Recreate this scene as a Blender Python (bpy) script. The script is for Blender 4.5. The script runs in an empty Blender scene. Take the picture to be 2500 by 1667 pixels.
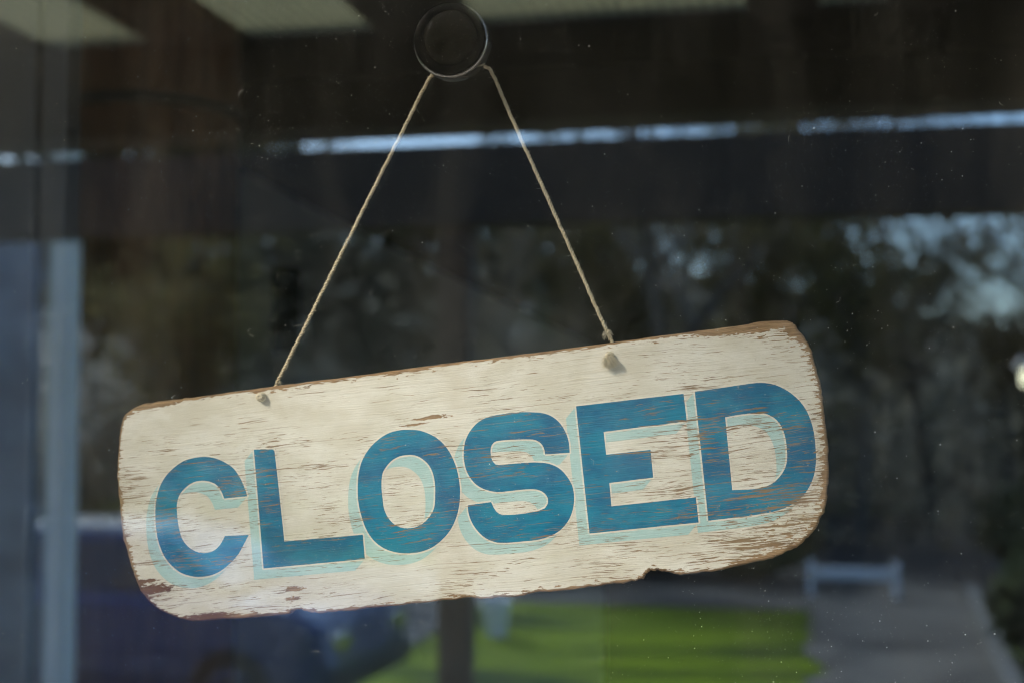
import bpy, bmesh, math, random
from mathutils import Vector, Matrix
from mathutils.geometry import delaunay_2d_cdt

random.seed(7)
scene = bpy.context.scene
COL = scene.collection
R = math.radians

# ------------------------------------------------------------------ camera
cam = bpy.data.cameras.new('camera')
cam.lens, cam.sensor_width, cam.clip_start, cam.clip_end = 50.0, 36.0, 0.01, 2000.0
cam.dof.use_dof = True
cam.dof.focus_distance = 0.806
cam.dof.aperture_fstop = 5.2
cam.dof.aperture_blades = 8
camera = bpy.data.objects.new('camera', cam)
COL.objects.link(camera)
camera.location = (0.0, -0.79, 1.55)
camera.rotation_euler = (R(93.0), 0.0, R(11.6))
scene.camera = camera

# ------------------------------------------------------------------ daylight
SUN_AZ, SUN_EL = R(222.0), R(33.0)          # azimuth from +Y towards +X
world = bpy.data.worlds.new('World')
scene.world = world
world.use_nodes = True
wn = world.node_tree.nodes
sky = wn.new('ShaderNodeTexSky')
sky.sky_type = 'NISHITA'
sky.sun_disc = False
sky.sun_elevation, sky.sun_rotation = SUN_EL, SUN_AZ
sky.air_density, sky.dust_density, sky.ozone_density = 1.0, 0.7, 2.5
world.node_tree.links.new(sky.outputs[0], wn['Background'].inputs[0])
wn['Background'].inputs[1].default_value = 0.15
sun = bpy.data.lights.new('sun', 'SUN')
sun.energy, sun.angle, sun.color = 5.0, R(12.0), (1.0, 0.985, 0.96)
sun_o = bpy.data.objects.new('sun', sun)
COL.objects.link(sun_o)
sun_dir = Vector((math.sin(SUN_AZ) * math.cos(SUN_EL), math.cos(SUN_AZ) * math.cos(SUN_EL), math.sin(SUN_EL)))
sun_o.rotation_euler = (-sun_dir).to_track_quat('-Z', 'Y').to_euler()
sun_o.location = sun_dir * 30

vs = scene.view_settings
vs.view_transform, vs.look, vs.exposure, vs.gamma, vs.use_curve_mapping = 'Standard', 'None', 1.53, 1.0, False
scene.cycles.use_denoising = True
scene.cycles.denoiser = 'OPENIMAGEDENOISE'
scene.cycles.max_bounces = 6
scene.cycles.diffuse_bounces = 3
scene.cycles.use_light_tree = False
scene.cycles.adaptive_threshold = 0.02
scene.cycles.filter_width = 1.1
scene.cycles.transparent_max_bounces = 16
scene.cycles.sample_clamp_indirect = 6.0

# ------------------------------------------------------------------ outlines of the board and its letters, millimetres

# ------------------------------------------------------------------ node helpers
class NT:
    """small wrapper to write node trees briefly"""
    def __init__(self, tree):
        self.t = tree
    def n(self, kind, **kw):
        nd = self.t.nodes.new('ShaderNode' + kind)
        for k, v in kw.items():
            setattr(nd, k, v)
        return nd
    def put(self, sock, v):
        if isinstance(v, bpy.types.NodeSocket):
            self.t.links.new(v, sock)
        else:
            sock.default_value = v
    def math(self, op, a, b=0.0, c=0.0, clamp=False):
        m = self.n('Math', operation=op, use_clamp=clamp)
        for i, v in enumerate((a, b, c)):
            self.put(m.inputs[i], v)
        return m.outputs[0]
    def ramp(self, v, lo, hi, a=0.0, b=1.0, smooth=True):
        m = self.n('MapRange', interpolation_type='SMOOTHSTEP' if smooth else 'LINEAR')
        for i, x in enumerate((v, lo, hi, a, b)):
            self.put(m.inputs[i], x)
        return m.outputs[0]
    def mix(self, f, a, b, blend='MIX'):
        m = self.n('Mix', data_type='RGBA', blend_type=blend)
        self.put(m.inputs[0], f)
        self.put(m.inputs[6], a)
        self.put(m.inputs[7], b)
        return m.outputs[2]
    def xyz(self, x, y, z=0.0):
        m = self.n('CombineXYZ')
        for i, v in enumerate((x, y, z)):
            self.put(m.inputs[i], v)
        return m.outputs[0]
    def noise(self, vec, scale=1.0, detail=2.0, rough=0.5, distort=0.0, dims='3D'):
        m = self.n('TexNoise', noise_dimensions=dims)
        if vec is not None:
            self.put(m.inputs['Vector'], vec)
        m.inputs['Scale'].default_value = scale
        m.inputs['Detail'].default_value = detail
        m.inputs['Roughness'].default_value = rough
        m.inputs['Distortion'].default_value = distort
        return m.outputs['Fac']

def c4(c):
    return (c[0], c[1], c[2], 1.0)

def new_mat(name):
    m = bpy.data.materials.new(name)
    m.use_nodes = True
    t = NT(m.node_tree)
    return m, t, m.node_tree.nodes['Principled BSDF']

def mottled(name, a, b, scale=3.0, rough=0.7, bump=0.0, stretch=(1, 1, 1), metallic=0.0, spec=0.5, detail=4.0):
    """two tones of one surface mixed by noise in object space, with fine relief"""
    m, t, p = new_mat(name)
    tc = t.n('TexCoord')
    mp = t.n('Mapping')
    t.put(mp.inputs[0], tc.outputs['Object'])
    mp.inputs['Scale'].default_value = stretch
    f = t.noise(mp.outputs[0], scale, detail, 0.6)
    t.put(p.inputs['Base Color'], t.mix(t.ramp(f, 0.35, 0.65), c4(a), c4(b)))
    p.inputs['Roughness'].default_value = rough
    p.inputs['Metallic'].default_value = metallic
    p.inputs['Specular IOR Level'].default_value = spec
    if bump:
        bn = t.n('Bump')
        bn.inputs['Strength'].default_value = 0.6
        bn.inputs['Distance'].default_value = bump
        t.put(bn.inputs['Height'], f)
        t.put(p.inputs['Normal'], bn.outputs[0])
    return m

# ------------------------------------------------------------------ mesh helpers
class MB:
    def __init__(self):
        self.v, self.f = [], []
    def add(self, v, f):
        o = len(self.v)
        self.v += [tuple(x) for x in v]
        self.f += [tuple(i + o for i in q) for q in f]
        return self
    def box(self, x0, x1, y0, y1, z0, z1):
        v = [(x, y, z) for x in (x0, x1) for y in (y0, y1) for z in (z0, z1)]
        return self.add(v, [(0, 1, 3, 2), (4, 6, 7, 5), (0, 4, 5, 1), (2, 3, 7, 6), (0, 2, 6, 4), (1, 5, 7, 3)])
    def prism(self, pts, y0, y1):
        """outline in x,z extruded from y0 to y1"""
        n = len(pts)
        v = [(x, y0, z) for x, z in pts] + [(x, y1, z) for x, z in pts]
        return self.add(v, [tuple(range(n)), tuple(range(2 * n - 1, n - 1, -1))] + [(i, i + n, (i + 1) % n + n, (i + 1) % n) for i in range(n)])
    def tube(self, path, rad, sides=6, cap=True):
        """path of points, radius a number or one per point"""
        n = len(path)
        path = [Vector(p) for p in path]
        rad = rad if isinstance(rad, (list, tuple)) else [rad] * n
        v, f, ref = [], [], None
        for i, p in enumerate(path):
            d = (path[min(i + 1, n - 1)] - path[max(i - 1, 0)])
            d = d.normalized() if d.length > 1e-12 else Vector((0, 0, 1))
            if ref is None:
                ref = d.orthogonal().normalized()
            ref = (ref - d * ref.dot(d))
            ref = ref.normalized() if ref.length > 1e-9 else d.orthogonal().normalized()
            b = d.cross(ref)
            for k in range(sides):
                a = 2 * math.pi * k / sides
                v.append(p + (ref * math.cos(a) + b * math.sin(a)) * rad[i])
        for i in range(n - 1):
            for k in range(sides):
                a, c = i * sides + k, i * sides + (k + 1) % sides
                f.append((a, c, c + sides, a + sides))
        if cap:
            f.append(tuple(range(sides - 1, -1, -1)))
            f.append(tuple(range((n - 1) * sides, n * sides)))
        return self.add(v, f)
    def lathe(self, prof, centre=(0, 0, 0), axis='Y', seg=48, off=None):
        """profile of (radius, along); a radius of 0 closes the end"""
        cx, cy, cz = centre
        v, f = [], []
        for j, (r_, h) in enumerate(prof):
            for k in range(seg):
                a = 2 * math.pi * k / seg
                c_, s_ = math.cos(a) * r_, math.sin(a) * r_
                v.append((cx + c_, cy + h, cz + s_) if axis == 'Y' else (cx + c_, cy + s_, cz + h))
        for j in range(len(prof) - 1):
            for k in range(seg):
                a, b = j * seg + k, j * seg + (k + 1) % seg
                f.append((a, b, b + seg, a + seg))
        return self.add(v, f)
    def obj(self, name, mat, parent=None, smooth=False, bevel=0.0):
        me = bpy.data.meshes.new(name)
        me.from_pydata(self.v, [], self.f)
        me.validate(clean_customdata=False)
        bm = bmesh.new()
        bm.from_mesh(me)
        bmesh.ops.recalc_face_normals(bm, faces=bm.faces)
        bm.to_mesh(me)
        bm.free()
        if smooth:
            for p in me.polygons:
                p.use_smooth = True
        me.materials.append(mat)
        o = bpy.data.objects.new(name, me)
        COL.objects.link(o)
        o.parent = parent
        if bevel:
            b = o.modifiers.new('bevel', 'BEVEL')
            b.width, b.segments, b.limit_method = bevel, 2, 'ANGLE'
        return o

def tag(o, label, cat, group=None):
    o['label'], o['category'] = label, cat
    if group:
        o['group'] = group
    return o

def thing(name, label, cat, loc=(0, 0, 0), rot=(0, 0, 0), group=None):
    o = bpy.data.objects.new(name, None)
    o.empty_display_size = 0.05
    COL.objects.link(o)
    o.location, o.rotation_euler = loc, rot
    return tag(o, label, cat, group)

def structure(o):
    o['kind'] = 'structure'
    return o

def copy_tree(o, loc, rz, scale=1.0):
    c = o.copy()
    COL.objects.link(c)
    c.location, c.rotation_euler, c.scale = loc, (0, 0, rz), (scale,) * 3
    for ch in list(o.children):
        d = ch.copy()
        COL.objects.link(d)
        d.parent = c
        for g in list(ch.children):
            e = g.copy()
            COL.objects.link(e)
            e.parent = d
    return c
# ------------------------------------------------------------------ materials of the place
M_shed = mottled('blue_grey_shed_paint', (0.13, 0.15, 0.20), (0.26, 0.29, 0.36), 3.0, 0.7)
M_wood = mottled('dark_stained_timber', (0.035, 0.025, 0.016), (0.06, 0.042, 0.027), 6.0, 0.75, 0.002, (8, 1, 8))
M_post = mottled('brown_stained_timber', (0.055, 0.032, 0.018), (0.09, 0.052, 0.028), 6.0, 0.7, 0.002, (8, 8, 1))
M_deck = mottled('grey_deck_timber', (0.20, 0.17, 0.14), (0.28, 0.24, 0.20), 5.0, 0.8, 0.002, (8, 1, 8))
M_white = mottled('white_gloss_paint', (0.74, 0.75, 0.76), (0.80, 0.80, 0.80), 3.0, 0.45)
M_grass = mottled('lawn_grass', (0.010, 0.030, 0.002), (0.15, 0.205, 0.003), 0.9, 0.9, 0.03, (0.35, 1.3, 1), detail=8, spec=0.05)  # sun patches and shade put into the two grass tones
M_asphalt = mottled('asphalt', (0.018, 0.02, 0.027), (0.04, 0.043, 0.052), 2.0, 0.85, 0.004, detail=8)
M_gravel = mottled('brown_grey_gravel', (0.016, 0.014, 0.012), (0.085, 0.075, 0.062), 1.1, 0.95, 0.01, detail=9)
M_kerb = mottled('concrete_kerb', (0.06, 0.059, 0.057), (0.11, 0.107, 0.10), 5.0, 0.85, 0.003)
M_soil = mottled('dark_leaf_litter', (0.012, 0.012, 0.012), (0.03, 0.026, 0.02), 2.0, 0.95, 0.02, detail=8)
M_hill = mottled('wooded_hill', (0.07, 0.072, 0.06), (0.14, 0.12, 0.085), 0.35, 0.95, 0.2, detail=9)
M_bark = mottled('bark', (0.07, 0.06, 0.05), (0.15, 0.13, 0.11), 4.0, 0.95, 0.01, (4, 4, 1))
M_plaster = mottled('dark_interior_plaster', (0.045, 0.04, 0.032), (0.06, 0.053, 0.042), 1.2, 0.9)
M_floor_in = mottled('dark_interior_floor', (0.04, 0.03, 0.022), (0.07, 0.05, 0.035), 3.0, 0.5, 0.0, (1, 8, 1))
M_facade = mottled('painted_facade', (0.22, 0.21, 0.19), (0.28, 0.27, 0.25), 2.0, 0.85)
M_frame = mottled('grey_window_paint', (0.10, 0.11, 0.12), (0.14, 0.15, 0.16), 4.0, 0.5)
M_column = mottled('varnished_brown_column', (0.15, 0.07, 0.03), (0.25, 0.12, 0.05), 6.0, 0.6, 0.0, (7, 7, 0.6))
M_iron = mottled('dark_iron', (0.012, 0.012, 0.012), (0.025, 0.023, 0.02), 8.0, 0.5)
M_sage = mottled('sage_green_board', (0.42, 0.49, 0.50), (0.54, 0.61, 0.62), 2.0, 0.8)

def leaf_mat(name, a, b, c):
    m, t, p = new_mat(name)
    tc = t.n('TexCoord')
    oi = t.n('ObjectInfo')
    f1 = t.noise(tc.outputs['Object'], 0.8, 3)
    f2 = t.noise(tc.outputs['Object'], 5.0, 2)
    col = t.mix(t.ramp(f1, 0.35, 0.65), c4(a), c4(b))
    col = t.mix(t.ramp(f2, 0.5, 0.7), col, c4(c))  # third tone puts sky-lit flecks into the leaf colour
    col = t.mix(t.math('MULTIPLY', oi.outputs['Random'], 0.35), col, c4(b))
    d = t.n('BsdfDiffuse')
    tr = t.n('BsdfTranslucent')
    t.put(d.inputs[0], col)
    t.put(tr.inputs[0], col)
    mx = t.n('MixShader')
    mx.inputs[0].default_value = 0.32
    t.t.links.new(d.outputs[0], mx.inputs[1])
    t.t.links.new(tr.outputs[0], mx.inputs[2])
    t.t.links.new(mx.outputs[0], t.t.nodes['Material Output'].inputs[0])
    return m
M_leaf = leaf_mat('olive_leaves', (0.07, 0.07, 0.034), (0.14, 0.118, 0.055), (0.22, 0.18, 0.05))
M_leaf_dry = leaf_mat('brown_leaves', (0.11, 0.088, 0.06), (0.16, 0.125, 0.08), (0.22, 0.17, 0.09))
M_leaf_dark = leaf_mat('evergreen_leaves', (0.04, 0.055, 0.035), (0.065, 0.08, 0.042), (0.11, 0.115, 0.05))

def sheet(name, x0, x1, y0, y1, z, mat):
    return structure(MB().add([(x0, y0, z), (x1, y0, z), (x1, y1, z), (x0, y1, z)], [(0, 1, 2, 3)]).obj(name, mat))

# ------------------------------------------------------------------ ground outside, behind the camera (seen mirrored in the pane)
GZ = -0.75
sheet('ground', -150, 150, -220, 4.2, GZ - 0.02, M_grass)
sheet('road', -60, -3.9, -20.5, -7.6, GZ, M_asphalt)
sheet('soil_bed', -3.88, 40, -34, -16.6, GZ + 0.004, M_soil)  # dark sheet paints in the shade over the far lawn
structure(MB().add([(1.4, -7.0, GZ), (2.0, -19.0, GZ + 0.008)] + [(0.15 - 0.1 * q / 24 + random.uniform(-0.16, 0.16), -19 + q * 0.5, GZ + 0.008 * (1 - q / 24)) for q in range(25)], [tuple(range(27))]).obj('path', M_gravel))
sheet('driveway', 2.05, 40, -20, -5.2, GZ - 0.004, M_asphalt)
for sx, ex in ((1.46, 2.06),):
    structure(MB().add([(sx, -9, GZ - 0.02), (sx + 0.14, -9, GZ - 0.02), (ex + 0.14, -19, GZ - 0.02), (ex, -19, GZ - 0.02),
                        (sx, -9, GZ + 0.1), (sx + 0.14, -9, GZ + 0.1), (ex + 0.14, -19, GZ + 0.1), (ex, -19, GZ + 0.1)],
                       [(4, 5, 6, 7), (0, 1, 5, 4), (1, 2, 6, 5), (2, 3, 7, 6), (3, 0, 4, 7)]).obj('kerb', M_kerb))

def terrain():
    mb, nx, ny = MB(), 60, 14
    rr = random.Random(3)
    for j in range(ny + 1):
        for i in range(nx + 1):
            x = -75 + 150 * i / nx
            y = -34 - 42 * j / ny
            h = GZ - 0.3 + 10.5 * (1 - math.cos(math.pi * min(1, j / ny))) / 2 + rr.uniform(-0.5, 0.5) * (0.2 + j / ny)
            h *= 1.0 - 0.42 * (1 / (1 + math.exp(-(x - 2) / 5)))
            mb.v.append((x, y, h))
    for j in range(ny):
        for i in range(nx):
            a = j * (nx + 1) + i
            mb.f.append((a, a + 1, a + nx + 2, a + nx + 1))
    structure(mb.obj('hill', M_hill, smooth=True))
terrain()

# ------------------------------------------------------------------ trees
def tree_mesh(seed, h, spread, n_leaf, leaf, name_mat):
    rr = random.Random(seed)
    wood, tips = MB(), []
    def limb(p, d, ln, r_, lvl):
        pts, rad = [p.copy()], [r_]
        steps = 5 if lvl < 2 else 3
        for s in range(steps):
            d = (d + Vector((rr.uniform(-1, 1), rr.uniform(-1, 1), rr.uniform(-0.4, 0.7))) * (0.10 + 0.10 * lvl)).normalized()
            p = p + d * ln / steps
            pts.append(p.copy())
            rad.append(r_ * (1 - 0.6 * (s + 1) / steps))
            if lvl >= 1:
                tips.append((p.copy(), lvl))
        wood.tube(pts, rad, 6 if lvl < 2 else 4, cap=False)
        if lvl < 3:
            for k in range((9, 5, 4)[lvl]):
                i = rr.randint(1 if lvl else 2, steps)
                a = rr.uniform(0, 2 * math.pi)
                up = rr.uniform(0.15, 0.75)
                nd = Vector((math.cos(a), math.sin(a), up)).normalized()
                limb(pts[i], (nd * spread + d * 0.4).normalized(), ln * rr.uniform(0.38, 0.58), rad[i] * 0.62, lvl + 1)
    limb(Vector((0, 0, -0.2)), Vector((0, 0, 1)), h * 0.72, h * 0.017, 0)
    lv = MB()
    for _ in range(n_leaf):
        p, l_ = rr.choice(tips)
        p = p + Vector((rr.gauss(0, 1), rr.gauss(0, 1), rr.gauss(0, 1))) * 0.35
        a = Vector((rr.gauss(0, 1), rr.gauss(0, 1), rr.gauss(0, 1))).normalized()
        b = a.orthogonal().normalized()
        s = leaf * rr.uniform(0.6, 1.3)
        lv.add([p - a * s, p + b * s * 0.5, p + a * s, p - b * s * 0.5], [(0, 1, 2, 3)])
    return wood, lv

TREES = []
for k, (h, sp, nl, lf, m) in enumerate([(11, 1.0, 1700, 0.13, M_leaf_dry), (9, 1.1, 2600, 0.14, M_leaf), (13, 0.9, 1100, 0.13, M_leaf_dry), (8, 0.9, 5200, 0.16, M_leaf_dark)]):
    w, l = tree_mesh(20 + k, h, sp, nl, lf, m)
    root = bpy.data.objects.new('tree', None)
    COL.objects.link(root)
    w.obj('trunk', M_bark, root, smooth=True)
    c = l.obj('crown', m, root)
    c['kind'] = 'stuff'
    TREES.append(root)
tree_spots = [   # x, y, sort, scale, label
    (-25.5, -36, 3, 1.5, 'dense dark evergreen at the far left of the wood'),
    (-21.5, -39, 3, 1.6, 'second dense evergreen from the left, the tallest'),
    (-18.0, -36, 3, 1.25, 'third dense evergreen from the left behind the navy car'),
    (-14.8, -38, 0, 1.1, 'tall bare tree beside the third evergreen, behind the navy car'),
    (-11.6, -35, 1, 0.98, 'olive leaved tree right of the row of evergreens'),
    (-8.2, -33, 3, 0.95, 'lone evergreen left of the lawn beside an olive tree'),
    (-3.9, -20.5, 0, 0.55, 'small bare tree leaning at the back edge of the lawn'),
    (-13.2, -33, 3, 0.98, 'lower dense evergreen in front of the tall bare tree'),
    (-10.6, -32.5, 3, 0.92, 'dense evergreen midway between navy car and lawn'),
    (3.9, -28, 1, 0.62, 'small olive tree in front of the thin bare tree at the right'),
    (-9.6, -20.5, 1, 0.62, 'olive leaved tree straight behind the navy car, nearest the road'),
    (-4.4, -29, 1, 0.95, 'olive tree behind the small leaning bare tree'),
    (-2.2, -26, 2, 0.95, 'thin bare tree behind the middle of the lawn with sky between its branches'),
    (-0.9, -30, 1, 1.0, 'olive leaved tree behind the thin bare tree'),
    (0.9, -25, 1, 0.76, 'low olive tree behind the white barrier'),
    (2.6, -30, 0, 0.95, 'bare brown tree straight beyond the gravel path'),
    (4.6, -25, 2, 0.66, 'thin bare tree right of the gravel path'),
    (-1.4, -38, 0, 1.15, 'bare tree up the slope behind the lawn'),
    (2.4, -40, 1, 0.9, 'olive tree high on the slope'),
    (-6.2, -40, 3, 0.95, 'evergreen high on the slope behind the olive trees'),
    (6.6, -34, 2, 0.8, 'thin bare tree at the right edge of the wood'),
]
for i, (x, y, s, sc, lab) in enumerate(tree_spots):
    t = copy_tree(TREES[s], (x, y, GZ - 0.05 + max(0, (-y - 36)) * 0.06), random.uniform(0, 6.28), sc)
    tag(t, lab, 'tree', 'trees reflected behind the lawn')
for r_ in TREES:
    for ch in list(r_.children):
        bpy.data.objects.remove(ch)
    bpy.data.objects.remove(r_)

# brushwood filling the wood between and behind the trees: nobody could count it
def brushwood():
    rr = random.Random(77)
    lv = MB()
    for _ in range(30000):
        x = rr.uniform(-26, 14)
        y = -rr.uniform(25, 58)
        g0 = GZ + max(0.0, (-y - 38)) * (0.24 if x < -3 else 0.14)
        top = (6.6 if x < -2.5 else 5.2) * (0.55 + 0.45 * math.sin(x * 0.9) * math.sin(x * 0.37 + y * 0.21))
        z = g0 + max(0.3, top) * rr.random() ** 1.3
        a = Vector((rr.gauss(0, 1), rr.gauss(0, 1), rr.gauss(0, 1))).normalized()
        b = a.orthogonal().normalized()
        s = rr.uniform(0.10, 0.30)
        p = Vector((x, y, z))
        lv.add([p - a * s, p + b * s * 0.4, p + a * s, p - b * s * 0.4], [(0, 1, 2, 3)])
    o = lv.obj('brushwood', leaf_mat('brushwood_leaves', (0.11, 0.12, 0.115), (0.20, 0.175, 0.12), (0.42, 0.39, 0.30)))  # pale third tone stands in for sky light on the twigs
    o['kind'], o['label'], o['category'] = 'stuff', 'tangled brushwood and thicket filling the wood behind the lawn', 'thicket'
brushwood()

# low shrubs along the back of the lawn
def shrub(x, y, w, h, lab, seed):
    rr = random.Random(seed)
    root = thing('shrub', lab, 'shrub', (x, y, GZ - 0.02), group='shrubs along the back of the lawn')
    st, lv = MB(), MB()
    for k in range(7):
        a, e = rr.uniform(0, 6.28), rr.uniform(0.2, 0.9)
        tip = Vector((math.cos(a) * w * 0.45 * e, math.sin(a) * w * 0.45 * e, h * rr.uniform(0.6, 0.95)))
        st.tube([(0, 0, 0), tip * 0.5 + Vector((0, 0, 0.08)), tip], [0.03, 0.02, 0.008], 5, cap=False)
    for k in range(900):
        v = Vector((rr.gauss(0, 1), rr.gauss(0, 1), rr.gauss(0, 1))).normalized() * rr.uniform(0.55, 1.0) ** 0.5
        p = Vector((v.x * w / 2, v.y * w / 2, h * 0.52 + v.z * h * 0.46)) * rr.uniform(0.85, 1.08)
        a = Vector((rr.gauss(0, 1), rr.gauss(0, 1), rr.gauss(0, 1))).normalized()
        b = a.orthogonal().normalized()
        lv.add([p - a * 0.09, p + b * 0.05, p + a * 0.09, p - b * 0.05], [(0, 1, 2, 3)])
    st.obj('stem', M_bark, root, smooth=True)
    f = lv.obj('foliage', M_leaf_dark, root)
    f['kind'] = 'stuff'
for k, (x, y, w, h, lab) in enumerate([(-4.4, -19.6, 2.4, 1.3, 'leftmost dark shrub at the back of the lawn'), (-2.5, -20.2, 2.0, 1.0, 'low dark shrub behind the white planter'),
                                        (-0.8, -19.8, 2.2, 1.2, 'dark shrub just left of the white barrier'), (3.4, -20.5, 2.2, 1.4, 'dark shrub beside the far end of the path'),
                                        (2.3, -13.4, 1.3, 1.0, 'round dark shrub added on the right of the path, nearest the porch'), (3.0, -16.6, 1.5, 1.2, 'dark shrub added on the right of the path, halfway along'), (4.4, -14.6, 1.7, 1.3, 'broad dark shrub added at the right edge of the driveway')]):  # last three shrubs are added to shade and clutter the path side
    shrub(x, y, w, h, lab, 50 + k)

# ------------------------------------------------------------------ parked cars
def car(loc, rz, label, paint, L=4.2, roof_paint=None):
    root = thing('parked_car', label, 'car', loc, (0, 0, rz), None)
    prof = [(-2.05, 0.32), (-2.10, 0.62), (-2.0, 0.86), (-1.55, 0.93), (-1.15, 0.97), (-0.95, 1.00), (0.0, 1.0), (1.1, 0.98), (1.75, 0.92), (2.02, 0.80), (2.1, 0.55), (2.05, 0.32)]
    k = L / 4.2
    mb = MB()
    secs = [(-0.86, 0.93), (-0.80, 1.0), (0.80, 1.0), (0.86, 0.93)]
    n = len(prof)
    for yy, s in secs:
        mb.v += [(x * k * (0.97 if s < 1 else 1), yy, 0.30 + (z - 0.30) * s) for x, z in prof]
    for j in range(3):
        for i in range(n):
            a, b = j * n + i, j * n + (i + 1) % n
            mb.f.append((a, b, b + n, a + n))
    mb.f += [tuple(range(n)), tuple(range(4 * n - 1, 3 * n - 1, -1))]
    mb.obj('body', paint, root, bevel=0.04)
    cab = [(-1.75, 0.94), (-1.35, 1.34), (-0.9, 1.43), (0.1, 1.44), (0.5, 1.40), (1.12, 0.98)]
    mb, n = MB(), len(cab)
    for yy, s in ((-0.78, 0), (-0.62, 1), (0.62, 1), (0.78, 0)):
        mb.v += [(x * k, yy if z < 1.2 else yy * (0.95 if s else 0.80), z) for x, z in cab]
    for j in (0, 2):
        for i in range(n - 1):
            a = j * n + i
            mb.f.append((a, a + 1, a + 1 + n, a + n))
    for i in range(n - 1):
        mb.f.append((n + i, n + i + 1, 2 * n + i + 1, 2 * n + i))
    mb.f += [tuple(range(n)), tuple(range(4 * n - 1, 3 * n - 1, -1))]
    mb.obj('cabin', paint, root)
    MB().add([(-1.33 * k, -0.56, 1.40), (0.48 * k, -0.56, 1.425), (0.48 * k, 0.56, 1.425), (-1.33 * k, 0.56, 1.40), (-0.92 * k, -0.52, 1.462), (0.12 * k, -0.52, 1.468), (0.12 * k, 0.52, 1.468), (-0.92 * k, 0.52, 1.462)],
             [(0, 1, 5, 4), (1, 2, 6, 5), (2, 3, 7, 6), (3, 0, 4, 7), (4, 5, 6, 7), (3, 2, 1, 0)]).obj('roof_panel', roof_paint or paint, root)
    for s in (-1, 1):
        for (x0, x1, t0, t1) in ((-1.40, -0.45, -1.15, -0.45), (-0.38, 0.88, -0.38, 0.42)):
            MB().add([(x0 * k, s * 0.775, 1.02), (x1 * k, s * 0.775, 1.02), (t1 * k, s * 0.645, 1.37), (t0 * k, s * 0.645, 1.37),
                      (x0 * k, s * 0.755, 1.02), (x1 * k, s * 0.755, 1.02), (t1 * k, s * 0.625, 1.37), (t0 * k, s * 0.625, 1.37)],
                     [(0, 1, 2, 3), (7, 6, 5, 4), (0, 4, 5, 1), (1, 5, 6, 2), (2, 6, 7, 3), (3, 7, 4, 0)]).obj('side_window', M_carglass, root)
    MB().add([(1.09 * k, -0.66, 1.01), (1.09 * k, 0.66, 1.01), (0.55 * k, 0.56, 1.395), (0.55 * k, -0.56, 1.395),
              (1.13 * k, -0.66, 1.03), (1.13 * k, 0.66, 1.03), (0.59 * k, 0.56, 1.415), (0.59 * k, -0.56, 1.415)],
             [(4, 5, 6, 7), (0, 1, 5, 4), (1, 2, 6, 5), (2, 3, 7, 6), (3, 0, 4, 7), (3, 2, 1, 0)]).obj('windscreen', M_carglass, root)
    for x in (-1.28, 1.28):
        for s in (-1, 1):
            w = MB().lathe([(0.20, -0.1), (0.31, -0.1), (0.33, -0.06), (0.33, 0.06), (0.31, 0.1), (0.20, 0.1)], (x * k, s * 0.78, 0.33), 'Y', 24).obj('wheel', M_tyre, root, smooth=True)
            MB().lathe([(0.0001, -0.09), (0.19, -0.07), (0.2, -0.09), (0.2, 0.09), (0.19, 0.07), (0.0001, 0.09)], (x * k, s * 0.78, 0.33), 'Y', 24).obj('rim', M_iron, w)
    for s in (-1, 1):
        MB().box(2.03 * k, 2.10 * k, s * 0.62 - 0.14, s * 0.62 + 0.14, 0.62, 0.76).obj('headlight', M_chrome, root, bevel=0.02)
        MB().box(-2.12 * k, -2.04 * k, s * 0.64 - 0.12, s * 0.64 + 0.12, 0.66, 0.82).obj('tail_light', M_red, root, bevel=0.02)
    MB().box(2.03 * k, 2.13 * k, -0.8, 0.8, 0.34, 0.5).obj('bumper', M_tyre, root, bevel=0.03)
    return root

def plain(name, col, rough, metallic=0.0, coat=0.0):
    m, t, p = new_mat(name)
    tc = t.n('TexCoord')
    f = t.noise(tc.outputs['Object'], 6, 3)
    t.put(p.inputs['Base Color'], t.mix(f, c4([c * 0.92 for c in col]), c4([min(1, c * 1.08) for c in col])))
    p.inputs['Roughness'].default_value, p.inputs['Metallic'].default_value, p.inputs['Coat Weight'].default_value = rough, metallic, coat
    return m
M_carglass = plain('car_glass', (0.02, 0.024, 0.03), 0.05, 0, 1.0)
M_tyre = plain('black_rubber', (0.02, 0.02, 0.02), 0.7)
M_chrome = plain('bright_metal', (0.62, 0.62, 0.62), 0.25, 1.0)
M_red = plain('red_plastic', (0.25, 0.02, 0.02), 0.3)
M_roof = plain('pale_grey_car_paint', (0.36, 0.38, 0.42), 0.35, 0.0, 1.0)  # bright sky streak on the roof is put into this pale paint
M_navy = plain('navy_car_paint', (0.008, 0.036, 0.14), 0.25, 0.1, 1.0)
M_blue = plain('blue_car_paint', (0.012, 0.03, 0.11), 0.3, 0.3, 1.0)
car((-5.2, -9.75, GZ + 0.002), R(3), 'dark navy car with a white roof parked on the road left of the lawn', M_navy, 4.0, M_roof)

# ------------------------------------------------------------------ small things outside
t = thing('white_barrier', 'white painted rail barrier on posts at the far end of the path', 'barrier', (0.06, -18.0, GZ))
for x in (0.0, 1.06):
    MB().box(x - 0.04, x + 0.04, -0.04, 0.04, 0, 0.46).obj('post', M_white, t, bevel=0.008)
MB().box(0.06, 1.0, -0.025, 0.025, 0.22, 0.37).obj('rail', M_white, t, bevel=0.01)
t = thing('white_planter', 'small tapered white planter standing on the lawn near the porch post', 'planter', (-3.2, -14.0, GZ - 0.02))
MB().lathe([(0.0001, 0.03), (0.10, 0.0), (0.105, 0.02), (0.14, 0.36), (0.15, 0.40), (0.13, 0.40), (0.12, 0.35), (0.0001, 0.33)], (0, 0, 0), 'Z', 24).obj('pot', M_white, t, smooth=True)
MB().lathe([(0.0001, 0.335), (0.118, 0.335)], (0, 0, 0), 'Z', 16).obj('soil', M_bark, t)
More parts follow.
